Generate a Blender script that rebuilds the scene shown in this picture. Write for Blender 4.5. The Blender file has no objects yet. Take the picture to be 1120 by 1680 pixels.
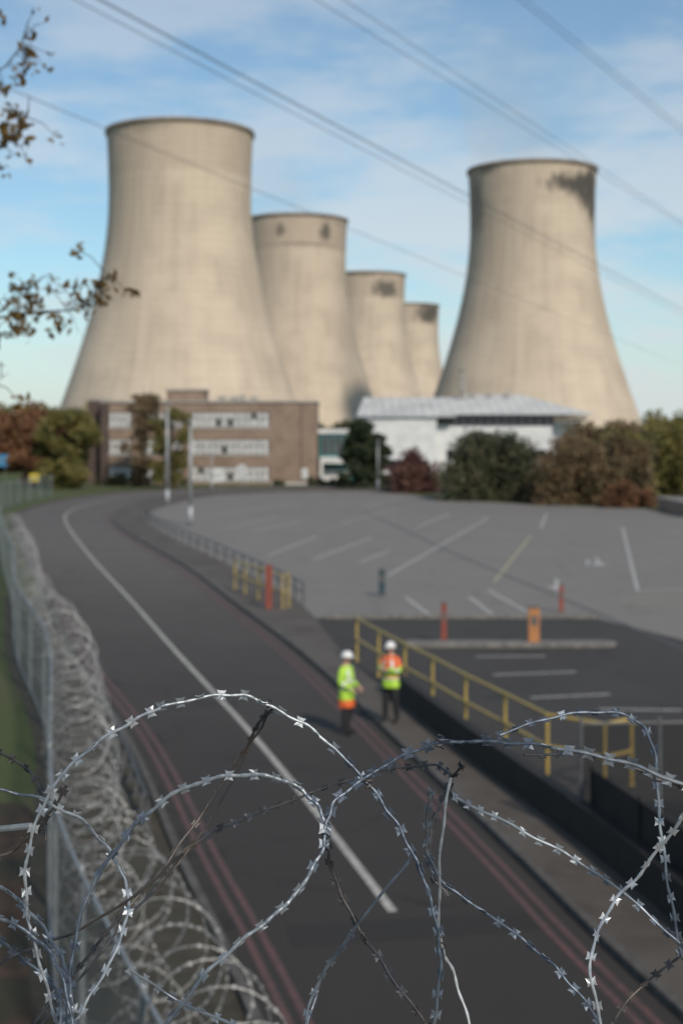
import bpy, math, random
import numpy as np
from mathutils import Vector, Matrix
random.seed(7); rng=np.random.default_rng(7)
S=bpy.context.scene
COL=S.collection
S.view_settings.view_transform='Standard'; S.view_settings.look='None'
S.view_settings.exposure=0; S.view_settings.gamma=1

# ------------------------------------------------------------------ materials
class NT:
    def __init__(s,m): s.t=m.node_tree; s.n=s.t.nodes; s.l=s.t.links
    def new(s,typ,**k):
        nd=s.n.new(typ)
        for a,b in k.items(): setattr(nd,a,b)
        return nd
    def link(s,a,b): s.l.new(a,b)
    def math(s,op,a,b=None,c=None,clamp=False):
        nd=s.n.new('ShaderNodeMath'); nd.operation=op; nd.use_clamp=clamp
        for i,x in enumerate((a,b,c)):
            if x is None: continue
            if isinstance(x,(int,float)): nd.inputs[i].default_value=x
            else: s.l.new(x,nd.inputs[i])
        return nd.outputs[0]
    def mix(s,f,a,b,blend='MIX'):
        nd=s.n.new('ShaderNodeMix'); nd.data_type='RGBA'; nd.blend_type=blend
        for sock,x in ((nd.inputs[0],f),(nd.inputs[6],a),(nd.inputs[7],b)):
            if isinstance(x,(int,float)): sock.default_value=x
            elif isinstance(x,tuple): sock.default_value=(*x[:3],1)
            else: s.l.new(x,sock)
        return nd.outputs[2]
    def noise(s,vec,scale,detail=4,rough=.55):
        nd=s.n.new('ShaderNodeTexNoise'); nd.inputs['Scale'].default_value=scale
        nd.inputs['Detail'].default_value=detail; nd.inputs['Roughness'].default_value=rough
        if vec is not None: s.l.new(vec,nd.inputs['Vector'])
        return nd.outputs['Fac']
    def ramp(s,f,lo,hi):
        nd=s.n.new('ShaderNodeMapRange'); nd.inputs[1].default_value=lo; nd.inputs[2].default_value=hi
        nd.interpolation_type='SMOOTHSTEP'; s.l.new(f,nd.inputs[0]); return nd.outputs[0]
    def mapping(s,vec,sc):
        nd=s.n.new('ShaderNodeMapping'); nd.inputs['Scale'].default_value=sc; s.l.new(vec,nd.inputs[0]); return nd.outputs[0]
def newmat(name):
    m=bpy.data.materials.new(name); m.use_nodes=True
    t=NT(m); b=t.n['Principled BSDF']; return m,t,b
def mat(name,c1,c2=None,scale=3.,rough=.8,metal=0.,bump=0.,bscale=None,c3=None,s3=.2,spec=.5,lo=.35,hi=.65):
    m,t,b=newmat(name)
    co=t.new('ShaderNodeTexCoord').outputs['Object']
    if c2 is None: c2=tuple(x*.8 for x in c1)
    f=t.ramp(t.noise(co,scale,6,.6),lo,hi)
    col=t.mix(f,c1,c2)
    if c3 is not None:
        col=t.mix(t.ramp(t.noise(co,s3,5,.6),.42,.62),col,c3)
    t.link(col,b.inputs['Base Color'])
    b.inputs['Roughness'].default_value=rough; b.inputs['Metallic'].default_value=metal
    b.inputs['Specular IOR Level'].default_value=spec
    if bump:
        bp=t.new('ShaderNodeBump'); bp.inputs['Strength'].default_value=bump; bp.inputs['Distance'].default_value=.02
        t.link(t.noise(co,bscale or scale*6,4),bp.inputs['Height']); t.link(bp.outputs[0],b.inputs['Normal'])
    return m

def asphalt(name,base,patch,dark,far_col=None):
    m,t,b=newmat(name)
    co=t.new('ShaderNodeTexCoord').outputs['Object']
    if far_col is not None:   # shade near the bridge, grazing sheen further along, painted into the colour
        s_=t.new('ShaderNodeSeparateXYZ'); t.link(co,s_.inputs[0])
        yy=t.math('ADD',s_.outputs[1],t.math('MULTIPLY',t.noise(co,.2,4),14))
        base=t.mix(t.ramp(yy,26,95),base,far_col); patch=t.mix(t.ramp(yy,26,95),patch,tuple(x*.85 for x in far_col)); b2=t.mix(.3,base,(0,0,0))
    else: b2=tuple(x*.75 for x in base)
    c=t.mix(t.ramp(t.noise(co,60,3),.3,.7),base,b2)
    c=t.mix(t.ramp(t.noise(t.mapping(co,(.5,.16,1)),.9,6,.65),.4,.62),c,patch)
    c=t.mix(t.math('MULTIPLY',t.ramp(t.noise(co,.35,7,.7),.55,.7),.6),c,dark)
    v=t.new('ShaderNodeTexVoronoi',feature='DISTANCE_TO_EDGE'); v.inputs['Scale'].default_value=.13
    nz=t.new('ShaderNodeTexNoise'); nz.inputs['Scale'].default_value=.6; nz.inputs['Detail'].default_value=5
    t.link(co,nz.inputs['Vector'])
    wv=t.new('ShaderNodeVectorMath',operation='MULTIPLY_ADD'); t.link(nz.outputs['Color'],wv.inputs[0]); wv.inputs[1].default_value=(3,3,0); t.link(co,wv.inputs[2])
    t.link(wv.outputs[0],v.inputs['Vector'])
    cr=t.math('LESS_THAN',v.outputs['Distance'],.004)
    c=t.mix(t.math('MULTIPLY',cr,.6),c,tuple(x*.5 for x in dark))
    t.link(c,b.inputs['Base Color']); b.inputs['Roughness'].default_value=.85; b.inputs['Specular IOR Level'].default_value=.35
    bp=t.new('ShaderNodeBump'); bp.inputs['Strength'].default_value=.5; bp.inputs['Distance'].default_value=.01
    t.link(t.noise(co,90,3),bp.inputs['Height']); t.link(bp.outputs[0],b.inputs['Normal'])
    return m
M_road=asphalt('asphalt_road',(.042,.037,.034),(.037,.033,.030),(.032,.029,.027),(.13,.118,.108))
M_lot=asphalt('asphalt_worn_carpark',(.215,.203,.188),(.178,.168,.156),(.145,.137,.127))
M_lot2=asphalt('asphalt_dark_carpark',(.056,.051,.047),(.043,.039,.036),(.032,.029,.028))
M_path=mat('footway_asphalt',(.085,.071,.059),(.055,.046,.039),2.,.9,bump=.3,c3=(.09,.08,.07),s3=.5)
M_kerb=mat('kerb_concrete',(.2,.19,.175),(.12,.115,.105),4,.85)
M_kerbd=mat('kerb_dark',(.10,.095,.09),(.06,.055,.05),4,.85)
def paint(name,c,under,wear=.5):
    m,t,b=newmat(name); co=t.new('ShaderNodeTexCoord').outputs['Object']
    f=t.ramp(t.noise(co,7,8,.75),wear-.12,wear+.12)
    t.link(t.mix(f,c,under),b.inputs['Base Color']); b.inputs['Roughness'].default_value=.7
    return m
M_white=paint('white_road_paint',(.46,.45,.41),(.2,.19,.18),.52)
M_whitef=paint('white_bay_paint_faded',(.53,.52,.49),(.27,.26,.25),.5)
M_yel=paint('yellow_bay_paint_faded',(.46,.42,.2),(.25,.24,.2),.5)
M_red=paint('red_edge_paint_worn',(.135,.06,.056),(.07,.045,.042),.48)
M_tar=mat('tar_seam',(.07,.067,.064),rough=.6)
M_steel=mat('galvanised_steel',(.32,.34,.35),(.24,.26,.27),40,.55,.5)
M_coil=mat('weathered_coil_steel',(.33,.34,.34),(.2,.205,.21),30,.5,.5)
M_wire=mat('razor_steel',(.13,.16,.20),(.075,.095,.125),60,.48,.6,c3=(.28,.31,.33),s3=4,lo=.3,hi=.6)
M_wired=mat('razor_steel_weathered',(.06,.066,.076),(.035,.038,.045),60,.55,.6,c3=(.10,.085,.075),s3=6)
M_pole=mat('lamp_post_grey',(.4,.42,.43),(.33,.34,.35),3,.5,.3)
M_yrail=mat('yellow_rail_paint',(.46,.34,.08),(.36,.26,.08),6,.5)
M_redp=mat('red_post_paint',(.25,.055,.035),(.19,.045,.03),5,.6)
M_orp=mat('orange_panel',(.42,.18,.065),(.35,.15,.06),4,.6)
M_teal=mat('teal_post',(.03,.06,.075),(.02,.045,.055),5,.5)
M_black=mat('black_wall',(.010,.009,.009),(.018,.016,.014),2,.8,bump=.3)  # near-black tone shared by the retaining wall and the panels
M_earth=mat('bare_earth',(.035,.02,.012),(.06,.036,.02),2,.95,bump=.6,c3=(.02,.022,.01),s3=.8)
M_conc=mat('concrete',(.28,.27,.25),(.2,.19,.18),2,.85)
M_cable=mat('power_cable',(.15,.155,.165),rough=.6,metal=.3)
M_bark=mat('bark',(.07,.05,.035),(.035,.025,.018),8,.95,bump=.5)
def leafmat(name,cols,trans=.3):
    m,t,b=newmat(name)
    g=t.new('ShaderNodeNewGeometry'); r=t.new('ShaderNodeValToRGB')
    e=r.color_ramp.elements
    while len(e)<len(cols): e.new(.5)
    for i,c in enumerate(cols):
        e[i].position=i/(len(cols)-1); e[i].color=(*c,1)
    co=t.new('ShaderNodeTexCoord').outputs['Object']
    f=t.math('ADD',t.math('MULTIPLY',g.outputs['Random Per Island'],.45),t.math('MULTIPLY',t.ramp(t.noise(co,.45,3),.3,.7),.55))
    t.link(f,r.inputs[0]); t.link(r.outputs[0],b.inputs['Base Color']); b.inputs['Roughness'].default_value=.7
    tr=t.new('ShaderNodeBsdfTranslucent'); t.link(r.outputs[0],tr.inputs[0])
    mx=t.new('ShaderNodeMixShader'); mx.inputs[0].default_value=trans
    t.link(b.outputs[0],mx.inputs[1]); t.link(tr.outputs[0],mx.inputs[2])
    t.link(mx.outputs[0],t.n['Material Output'].inputs[0]); return m
L_olive=leafmat('leaves_olive',[(.07,.08,.022),(.17,.155,.045),(.29,.23,.07)])
L_brown=leafmat('leaves_autumn_brown',[(.09,.045,.024),(.21,.10,.05),(.30,.17,.07)])
L_green=leafmat('leaves_green',[(.028,.038,.02),(.08,.088,.045),(.16,.14,.08)])
L_dark=leafmat('leaves_conifer',[(.018,.028,.012),(.037,.054,.023),(.06,.085,.032)])
L_red=leafmat('leaves_red',[(.065,.028,.024),(.14,.06,.05),(.2,.12,.085)])
L_gbr=leafmat('leaves_green_brown',[(.05,.05,.024),(.16,.115,.06),(.26,.17,.09)])
L_near=leafmat('leaves_hawthorn',[(.06,.035,.014),(.15,.09,.02),(.24,.15,.035)],.4)

# ------------------------------------------------------------------ helpers
def empty(name,loc=(0,0,0)):
    e=bpy.data.objects.new(name,None); e.location=loc; COL.objects.link(e); return e
def mesh(name,v,f,mats,parent=None,smooth=False,uv=None,midx=None):
    me=bpy.data.meshes.new(name); me.from_pydata([tuple(map(float,p)) for p in v],[],[tuple(q) for q in f]); me.update()
    for m in (mats if isinstance(mats,(list,tuple)) else [mats]): me.materials.append(m)
    if midx is not None: me.polygons.foreach_set('material_index',midx)
    if smooth: me.polygons.foreach_set('use_smooth',[True]*len(me.polygons))
    if uv is not None:
        u=me.uv_layers.new(name='UVMap')
        for l in me.loops: u.data[l.index].uv=uv[l.vertex_index]
    o=bpy.data.objects.new(name,me); COL.objects.link(o)
    if parent: o.parent=parent
    return o
class MB:
    def __init__(s): s.v=[];s.f=[];s.m=[]
    def add(s,v,f,m=0):
        n=len(s.v); s.v+= [tuple(p) for p in v]; s.f+=[tuple(i+n for i in q) for q in f]; s.m+=[m]*len(f)
    def box(s,x0,x1,y0,y1,z0,z1,m=0):
        s.add([(x0,y0,z0),(x1,y0,z0),(x1,y1,z0),(x0,y1,z0),(x0,y0,z1),(x1,y0,z1),(x1,y1,z1),(x0,y1,z1)],
              [(0,3,2,1),(4,5,6,7),(0,1,5,4),(1,2,6,5),(2,3,7,6),(3,0,4,7)],m)
    def tube(s,p,q,r0,r1=None,n=8,m=0,cap=True):
        r1=r0 if r1 is None else r1; p=Vector(p);q=Vector(q); d=(q-p).normalized()
        a=d.cross(Vector((0,0,1))); 
        if a.length<.01: a=Vector((1,0,0))
        a.normalize(); b=d.cross(a)
        v=[p+(a*math.cos(t)+b*math.sin(t))*r0 for t in [2*math.pi*i/n for i in range(n)]]
        v+=[q+(a*math.cos(t)+b*math.sin(t))*r1 for t in [2*math.pi*i/n for i in range(n)]]
        f=[(i,(i+1)%n,n+(i+1)%n,n+i) for i in range(n)]
        if cap: f+=[tuple(range(n))[::-1],tuple(range(n,2*n))]
        s.add(v,f,m)
    def path(s,pts,r,n=6,m=0,closed=False):
        pts=[Vector(p) for p in pts]; N=len(pts); up=None; rings=[]
        rr=r if isinstance(r,(list,tuple)) else [r]*N
        for i,p in enumerate(pts):
            t=(pts[min(i+1,N-1)]-pts[max(i-1,0)]); 
            if t.length<1e-9: t=Vector((0,0,1))
            t.normalize()
            if up is None:
                up=t.cross(Vector((.3,.1,1))).normalized()
            up=(up-t*up.dot(t)).normalized(); b=t.cross(up)
            rings.append([p+(up*math.cos(2*math.pi*k/n)+b*math.sin(2*math.pi*k/n))*rr[i] for k in range(n)])
        v=[q for R in rings for q in R]; f=[]
        for i in range(N-1):
            for k in range(n): f.append((i*n+k,i*n+(k+1)%n,(i+1)*n+(k+1)%n,(i+1)*n+k))
        s.add(v,f,m)
    def obj(s,name,mats,parent=None,smooth=False):
        return mesh(name,s.v,s.f,mats,parent,smooth,midx=s.m)
def cr(P,n=8):
    P=[Vector(p) for p in P]; out=[]
    for i in range(len(P)-1):
        a=P[i-1] if i>0 else P[0]*2-P[1]; b=P[i]; c=P[i+1]; d=P[i+2] if i+2<len(P) else P[-1]*2-P[-2]
        for k in range(n):
            t=k/n
            out.append(.5*((2*b)+(c-a)*t+(2*a-5*b+4*c-d)*t*t+(3*b-a-3*c+d)*t**3))
    out.append(P[-1]); return out
def off(L,d):   # offset polyline to its right by d
    o=[]
    for i,p in enumerate(L):
        t=(L[min(i+1,len(L)-1)]-L[max(i-1,0)]); t=Vector((t.x,t.y)).normalized()
        o.append(Vector((p.x+t.y*d,p.y-t.x*d)))
    return o
def ribbon(name,A,B,z,m,parent=None):
    n=len(A); v=[(p.x,p.y,z) for p in A]+[(p.x,p.y,z) for p in B]
    return mesh(name,v,[(i,n+i,n+i+1,i+1) for i in range(n-1)],m,parent)
def wallstrip(name,A,B,z0,z1,m,parent=None):
    n=len(A); v=[(p.x,p.y,z) for L,z in ((A,z0),(A,z1),(B,z1),(B,z0)) for p in L]; f=[]
    for i in range(n-1):
        for k in range(3): f.append((k*n+i,(k+1)*n+i,(k+1)*n+i+1,k*n+i+1))
    f+=[(0,n,2*n,3*n),(n-1,4*n-1,3*n-1,2*n-1)]
    return mesh(name,v,f,m,parent)
def seg(b,p,q,w,z):
    p=Vector(p);q=Vector(q);d=(q-p).normalized();s=Vector((d.y,-d.x))*w/2
    b.add([(*(p-s),z),(*(p+s),z),(*(q+s),z),(*(q-s),z)],[(0,1,2,3)])

# ------------------------------------------------------------------ ground
def groundmat():
    m,t,b=newmat('grass_ground'); co=t.new('ShaderNodeTexCoord').outputs['Object']
    c=t.mix(t.ramp(t.noise(co,8,5,.7),.3,.7),(.042,.062,.013),(.065,.085,.02))
    c=t.mix(t.ramp(t.noise(co,.15,6,.6),.45,.65),c,(.075,.078,.03))
    t.link(c,b.inputs['Base Color']); b.inputs['Roughness'].default_value=.95
    bp=t.new('ShaderNodeBump'); bp.inputs['Strength'].default_value=.8; bp.inputs['Distance'].default_value=.05
    t.link(t.noise(co,25,4),bp.inputs['Height']); t.link(bp.outputs[0],b.inputs['Normal']); return m
mesh('ground',[(-6000,-300,0),(6000,-300,0),(6000,9000,0),(-6000,9000,0)],[(0,1,2,3)],groundmat())

Lp=[(1.6,6),(.3,12),(-1.1,18),(-2.2,22.3),(-4.35,31),(-7.7,42.3),(-11.2,55.8),(-15.2,71),(-20.7,92),(-24.6,108),(-26.7,120),(-27.6,133),(-27,146),(-24,160),(-16,170),(0,174.5),(40,178)]
Rp=[(5.6,6),(4.5,12),(3.25,18),(2.45,22.5),(.85,31),(-1.35,42.3),(-4.5,55.8),(-8.1,71),(-13.8,92),(-17.6,108),(-19.0,120),(-19.3,133),(-18.5,146),(-15.5,156),(-9,164.5),(3,168.5),(40,172)]
Wp=[(7.3,6),(6.0,12),(4.65,18.2),(3.9,22.5),(2.15,31),(.15,42.0),(-1.75,55.8),(-5.6,71),(-11.3,92),(-15.0,108),(-16.2,120),(-15.9,133),(-14.6,147),(-11.6,155),(-6,160),(4,163.5),(40,166)]
L=cr(Lp);R=cr(Rp);W=cr(Wp)
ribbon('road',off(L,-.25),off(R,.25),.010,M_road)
rm=empty('road_edge_lines')
for nm,P,s in (('left',L,1),('right',R,-1)):
    ribbon(nm+'_outer',off(P,s*.0),off(P,s*.10),.015,M_red,rm)
    ribbon(nm+'_inner',off(P,s*.22),off(P,s*.32),.015,M_red,rm)
C=cr([(.72,19.86),(-.67,26.06),(-2.14,32.2),(-3.43,37.2),(-5.36,44.7),(-8.4,56.8),(-13.4,76.3),(-18.6,97.7),(-21.7,111.7),(-23.2,122.1),(-23.6,133),(-22.6,147),(-19.6,158),(-12.5,167)],8)
ribbon('road_centre_line',off(C,-.065),off(C,.065),.015,M_white)
mesh('road_repair_patch',[(-.75,19.3,.0135),(2.7,19.9,.0135),(2.75,19.2,.0135),(-.65,18.5,.0135)],[(0,3,2,1)],asphalt('asphalt_repair',(.033,.03,.028),(.028,.026,.024),(.032,.029,.027)))
wallstrip('kerb',off(R,.25),off(R,.38),.0,.12,M_kerbd)
wallstrip('kerb',off(L,-.38),off(L,-.25),.0,.10,M_kerbd)
wallstrip('pavement',off(R,.381),W,.0,.105,M_path)
Fp=[(-.4,8),(-1.74,11.8),(-3.1,15.9),(-4.1,20),(-6.4,31),(-9.7,42.5),(-12.96,56),(-16.9,71),(-22.2,92),(-26.4,108),(-29.2,122),(-30.5,136),(-30.5,150)]
Fl=cr(Fp)
Lx=off(L,-.385)
ribbon('earth_verge',[p+Vector((-.3,0)) for p in Fl[:50]],[Vector((np.interp(p.y,[q.y for q in Lx],[q.x for q in Lx]),p.y)) for p in Fl[:50]],.012,mat('gravel_verge',(.06,.05,.036),(.028,.026,.016),3,.95,bump=.5,c3=(.04,.038,.026),s3=1))
mesh('earth_bank',[(-9,6,.004),(-1,6,.004),(-3.6,20,.004),(-5.6,25.5,.004),(-7.5,26.5,.004),(-12,24.5,.004)],[(0,1,2,3,4,5)],M_earth)

# car park
cp=[(9,18),(60,18),(60,118),(27,118),(26.8,125),(18.2,132.5),(10.4,142),(7,155),(3,163.2)]
i0=[i for i,p in enumerate(W) if p.y>=18][0]; i1=[i for i,p in enumerate(W) if p.y>=163.2][0]
poly=[Vector(q) for q in cp]+[W[i] for i in range(i1,i0-1,-1)]
mesh('car_park',[(p.x,p.y,.005) for p in poly],[tuple(range(len(poly)))],M_lot)
j1=[i for i,p in enumerate(W) if p.y>=51.3][0]
poly=[(W[j1].x,51.3),(9.2,51.3),(11,46),(15,40),(26,30),(26,18)]
poly=[Vector(p) for p in poly]+[W[i] for i in range(i0,j1)]
mesh('car_park_entrance_surface',[(p.x,p.y,.010) for p in poly],[tuple(range(len(poly)))],M_lot2)
wallstrip('kerb',[Vector((-.6,51.2)),Vector((9.1,51.2))],[Vector((-.6,51.5)),Vector((9.1,51.5))],0,.14,M_kerb)
wallstrip('traffic_island_kerb',[Vector((2,44.3)),Vector((8.3,44.3)),Vector((8.6,44.6))],[Vector((2,45)),Vector((8.3,45)),Vector((8.6,44.7))],0,.14,M_kerb)
b=MB()
for p,q in [((2.14,66.5),(11.5,111.7)),((-1.45,75.2),(1.95,90.9)),((.94,73.4),(2.78,81)),((-3.98,77.4),(-1.58,92)),((19.9,100.9),(12.5,60.1)),
            ((2.6,57.9),(3.24,52.1)),((5.2,57.9),(5.58,52.1)),((6.23,60.6),(6.93,53)),((4.2,39.3),(6.56,39.8)),((4.77,35.9),(6.86,36.4)),((4,42.5),(6.1,42.6)),((6.2,34.4),(8.2,34.3)),
            ((5.2,100),(9,118)),((-6,96),(-3,108)),((-8,100),(-5,113)),((0,105),(5,125)),((12.5,60.1),(24,63)),((24,95),(19.5,97)),((13,75),(12.4,72)),((12.4,72),(13.6,72.3)),((-10,118),(-4,135)),((2,128),(6,146)),((14,100),(17,118))]:
    seg(b,p,q,.13,.014)
b.obj('parking_bay_lines',[M_whitef])
b=MB()
for (x,y) in ((13.2,73),(9.4,62)):
    seg(b,(x,y),(x+.4,y+3),.16,.014); b.add([(x-.45,y+.2,.0145),(x+.35,y-.1,.0145),(x-.25,y-1.5,.0145)],[(0,1,2)])
b.obj('painted_arrows',[M_whitef])
b=MB()
for p,q in [((6.84,63.8),(12.2,92)),((10,57),(22,60)),((10.8,55.6),(15,56.6))]: seg(b,p,q,.12,.014)
b.obj('parking_bay_lines',[M_yel])
b=MB()
for p,q in [((2,120),(6.5,76.3)),((6.5,76.3),(10.6,44)),((-8,118),(20,122))]: seg(b,p,q,.14,.0125)
b.obj('tar_seam',[M_tar])

# ------------------------------------------------------------------ cooling towers
def towermat(name,spots,band=.15):
    m,t,b=newmat(name); uv=t.new('ShaderNodeTexCoord').outputs['UV']
    sp=t.new('ShaderNodeSeparateXYZ'); t.link(uv,sp.inputs[0]); u,v=sp.outputs[0],sp.outputs[1]
    c=t.mix(t.ramp(t.noise(t.mapping(uv,(60,3,1)),1,6,.6),.3,.7),(.50,.42,.33),(.42,.35,.275))
    c=t.mix(t.ramp(t.noise(t.mapping(uv,(6,5,1)),1,4,.6),.4,.65),c,(.55,.465,.365))
    rings=t.math('SINE',t.math('MULTIPLY',v,2*math.pi*38))
    c=t.mix(t.math('MULTIPLY',t.math('GREATER_THAN',rings,.86),.12),c,(.25,.21,.16))
    ribs=t.math('SINE',t.math('MULTIPLY',u,2*math.pi*90))
    c=t.mix(t.math('MULTIPLY',t.math('GREATER_THAN',ribs,.8),.07),c,(.25,.21,.16))
    up=t.ramp(t.math('ADD',v,t.math('MULTIPLY',t.noise(t.mapping(uv,(90,1,1)),1,3),.05)),.87,.885)
    c=t.mix(t.math('MULTIPLY',up,band),c,(.31,.24,.19))
    st=t.math('MULTIPLY',t.ramp(t.noise(t.mapping(uv,(110,1.2,1)),1,5,.7),.5,.72),t.ramp(v,.35,1.0))
    c=t.mix(t.math('MULTIPLY',st,.42),c,(.19,.16,.135))
    st2=t.ramp(t.noise(t.mapping(uv,(28,.6,1)),1,5,.7),.52,.7)
    c=t.mix(t.math('MULTIPLY',st2,.2),c,(.27,.22,.175))
    lowst=t.math('MULTIPLY',t.ramp(t.noise(t.mapping(uv,(80,.8,1)),1.3,5,.7),.48,.66),t.math('SUBTRACT',1,t.ramp(v,.0,.55)))
    c=t.mix(t.math('MULTIPLY',lowst,.5),c,(.62,.54,.44))
    nz=t.noise(t.mapping(uv,(50,14,1)),1,7,.7)
    for (uc,vc,su,sv,amt) in spots:
        a=t.math('DIVIDE',t.math('SUBTRACT',u,uc),su); bb=t.math('DIVIDE',t.math('SUBTRACT',v,vc),sv)
        d=t.math('SQRT',t.math('ADD',t.math('MULTIPLY',a,a),t.math('MULTIPLY',bb,bb)))
        d=t.math('ADD',d,t.math('MULTIPLY',t.math('SUBTRACT',nz,.5),2.6))
        k=t.math('SUBTRACT',1,t.ramp(d,.4,1.3))
        c=t.mix(t.math('MULTIPLY',k,amt),c,(.085,.078,.07))
    t.link(c,b.inputs['Base Color']); b.inputs['Roughness'].default_value=.92; b.inputs['Specular IOR Level'].default_value=.2
    return m
def rad(z):
    return 25.6*math.sqrt(1+((z-92)/(57 if z<92 else 95))**2)
def tower(x,y,spots,band=.15):
    e=empty('cooling_tower',(x,y,0)); m=towermat('tower_concrete',spots,band)
    NU,NV=144,60; v=[];f=[];uv=[]
    for j in range(NV+1):
        z=8+(115-8)*j/NV; r=rad(z)
        for i in range(NU+1):
            a=-math.pi+2*math.pi*i/NU
            v.append((r*math.sin(a),-r*math.cos(a),z)); uv.append((i/NU,z/115))
    for j in range(NV):
        for i in range(NU): f.append((j*(NU+1)+i,j*(NU+1)+i+1,(j+1)*(NU+1)+i+1,(j+1)*(NU+1)+i))
    mesh('shell',v,f,m,e,True,uv)
    bb=MB(); r0=rad(115)
    prof=[(r0+.02,113.9),(r0+.6,114),(r0+.6,115.3),(r0-1,115.3),(r0-2,100),(r0-.6,80)]
    vv=[(r*math.sin(2*math.pi*i/NU),-r*math.cos(2*math.pi*i/NU),z) for r,z in prof for i in range(NU)]
    ff=[(k*NU+i,k*NU+(i+1)%NU,(k+1)*NU+(i+1)%NU,(k+1)*NU+i) for k in range(len(prof)-1) for i in range(NU)]
    mesh('rim',vv,ff,mat('tower_rim',(.27,.22,.175),(.17,.14,.115),.2,.9),e,True)
    bb=MB(); rb=rad(8); rg=rad(0)
    for i in range(44):
        a=2*math.pi*i/44
        for s in (-1,1):
            a2=a+s*math.pi/44
            bb.tube((rg*math.sin(a),rg*math.cos(a),0),((rb-.3)*math.sin(a2),(rb-.3)*math.cos(a2),8.2),.5,n=6)
    bb.obj('columns',[M_conc],e)
    return e
tower(-58.3,515,[(.44,.98,.05,.02,.3)],.28)
tower(-23.4,727,[(.46,.93,.018,.035,.7),(.60,.93,.022,.04,.85),(.53,.87,.12,.006,.5)],.38)
tower(17.6,978,[(.58,.90,.06,.06,.85),(.47,.99,.08,.02,.6)],.35)
tower(56.6,1211,[(.62,.93,.09,.08,.95)],.35)
tower(78.8,589,[(.61,.925,.10,.038,1.),(.66,.90,.06,.09,1.),(.70,.84,.035,.09,.75),(.36,.98,.03,.02,.5),(.30,.86,.05,.12,.45)],.2)

# ------------------------------------------------------------------ vegetation
def foliage(name,clumps,n,size,m,parent=None,seed=0,drop=.0):
    r=np.random.default_rng(seed); vol=np.array([c[3]*c[4]*c[5] for c in clumps])**.8; pr=vol/vol.sum()
    idx=r.choice(len(clumps),n,p=pr); c=np.array(clumps)[idx]
    d=r.normal(size=(n,3)); d/=np.linalg.norm(d,axis=1)[:,None]
    rr=(r.random(n)**.45)*(.8+.3*r.random(n)); p=c[:,:3]+d*rr[:,None]*c[:,3:6]
    p[:,2]=np.maximum(p[:,2],.05)
    a=r.normal(size=(n,3)); a/=np.linalg.norm(a,axis=1)[:,None]
    q=r.normal(size=(n,3)); q=np.cross(a,q); q/=np.linalg.norm(q,axis=1)[:,None]
    s=size*(.5+r.random(n))[:,None]
    V=np.stack([p-a*s,p-q*s*.55,p+a*s,p+q*s*.55],1).reshape(-1,3)
    me=bpy.data.meshes.new(name); me.vertices.add(4*n); me.vertices.foreach_set('co',V.ravel())
    me.loops.add(4*n); me.loops.foreach_set('vertex_index',np.arange(4*n))
    me.polygons.add(n); me.polygons.foreach_set('loop_start',np.arange(0,4*n,4)); me.polygons.foreach_set('loop_total',np.full(n,4))
    me.update(calc_edges=True); me.materials.append(m)
    o=bpy.data.objects.new(name,me); COL.objects.link(o); o.parent=parent; return o
def tree(name,x,y,h,w,m,n=6000,size=.28,seed=1,cb=.2,nc=26,shape='round',dens=.3):
    r=random.Random(seed); e=empty(name,(x,y,0)); b=MB(); cl=[]
    zc=h*(cb+(1-cb)/2); hz=h*(1-cb)/2
    for i in range(nc):
        t=r.random(); z=h*cb+t*(h*(1-cb)); 
        if shape=='cone': env=w*.5*(1-t)**.45+.15
        else: env=w*.5*math.sqrt(max(.08,1-((z-zc)/hz)**2))
        a=r.uniform(0,6.283); k=env*r.uniform(.35,.95); s=w*r.uniform(.12,.22)*(1 if shape=='round' else .9)
        cl.append((k*math.cos(a),k*math.sin(a),min(z,h-s*.7),s,s,s*r.uniform(.6,.95)))
    b.path([(0,0,0),(.1,0,h*.2),(0,.1,h*.5),(.05,0,h*.85)],[w*.04+.05,w*.032+.03,w*.02+.02,.03],7)
    for c in cl:
        z0=max(.3,c[2]*.55); b.path([(0,0,z0),(c[0]*.5,c[1]*.5,(z0+c[2])/2+.1),(c[0],c[1],c[2])],[w*.014+.02,w*.008+.015,.012],5)
    b.obj('trunk',[M_bark],e,True); foliage('crown',cl,n,size,m,e,seed); return e
def shrub(name,x0,x1,y0,y1,h,m,n,size,seed,k=18):
    r=random.Random(seed); cl=[]
    for i in range(k):
        x=r.uniform(x0,x1); y=r.uniform(y0,y1); hh=h*r.uniform(.55,1.)*(1 if x0+1.5<x<x1-1.5 else .75); s=r.uniform(1.0,2.1)*min(1,h/5)
        z=.5
        while z<hh-s*.7:
            cl.append((x+r.uniform(-.6,.6),y,z,s*r.uniform(.8,1.1),s,s*.8)); z+=s*.9
        cl.append((x,y,hh-s*.6,s*.8,s*.8,s*.7))
    e=empty(name,(0,0,0)); b=MB()
    for c in cl[::2]: b.path([(c[0],c[1],0),(c[0]+.1,c[1],c[2])],[.08,.02],5)
    b.obj('stems',[M_bark],e); foliage('leaves',cl,n,size,m,e,seed); return e
tree('deciduous_tree',-33.2,171,9.4,8.0,L_olive,17000,.24,3,.05,60)
tree('birch_tree',-24.2,174,11.5,6.0,L_gbr,4200,.18,5,.12,34)
tree('deciduous_tree',-20.6,172,9.6,5.6,L_olive,5200,.18,8,.08,36)
tree('conifer_tree',2.2,172,8.2,5.4,L_dark,18000,.2,9,.0,70,'cone')
tree('conifer_tree',4.4,174,6.6,4.0,L_dark,9000,.2,19,.0,40,'cone')
tree('deciduous_tree',-37.5,172,6.5,5,L_brown,5000,.25,11,.1,22)
shrub('red_leaf_shrub',5.6,10.8,158,162,5.0,L_red,6000,.2,21,12)
shrub('evergreen_bush',10.2,20,139,144,7.2,L_green,20000,.2,22,22)
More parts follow.
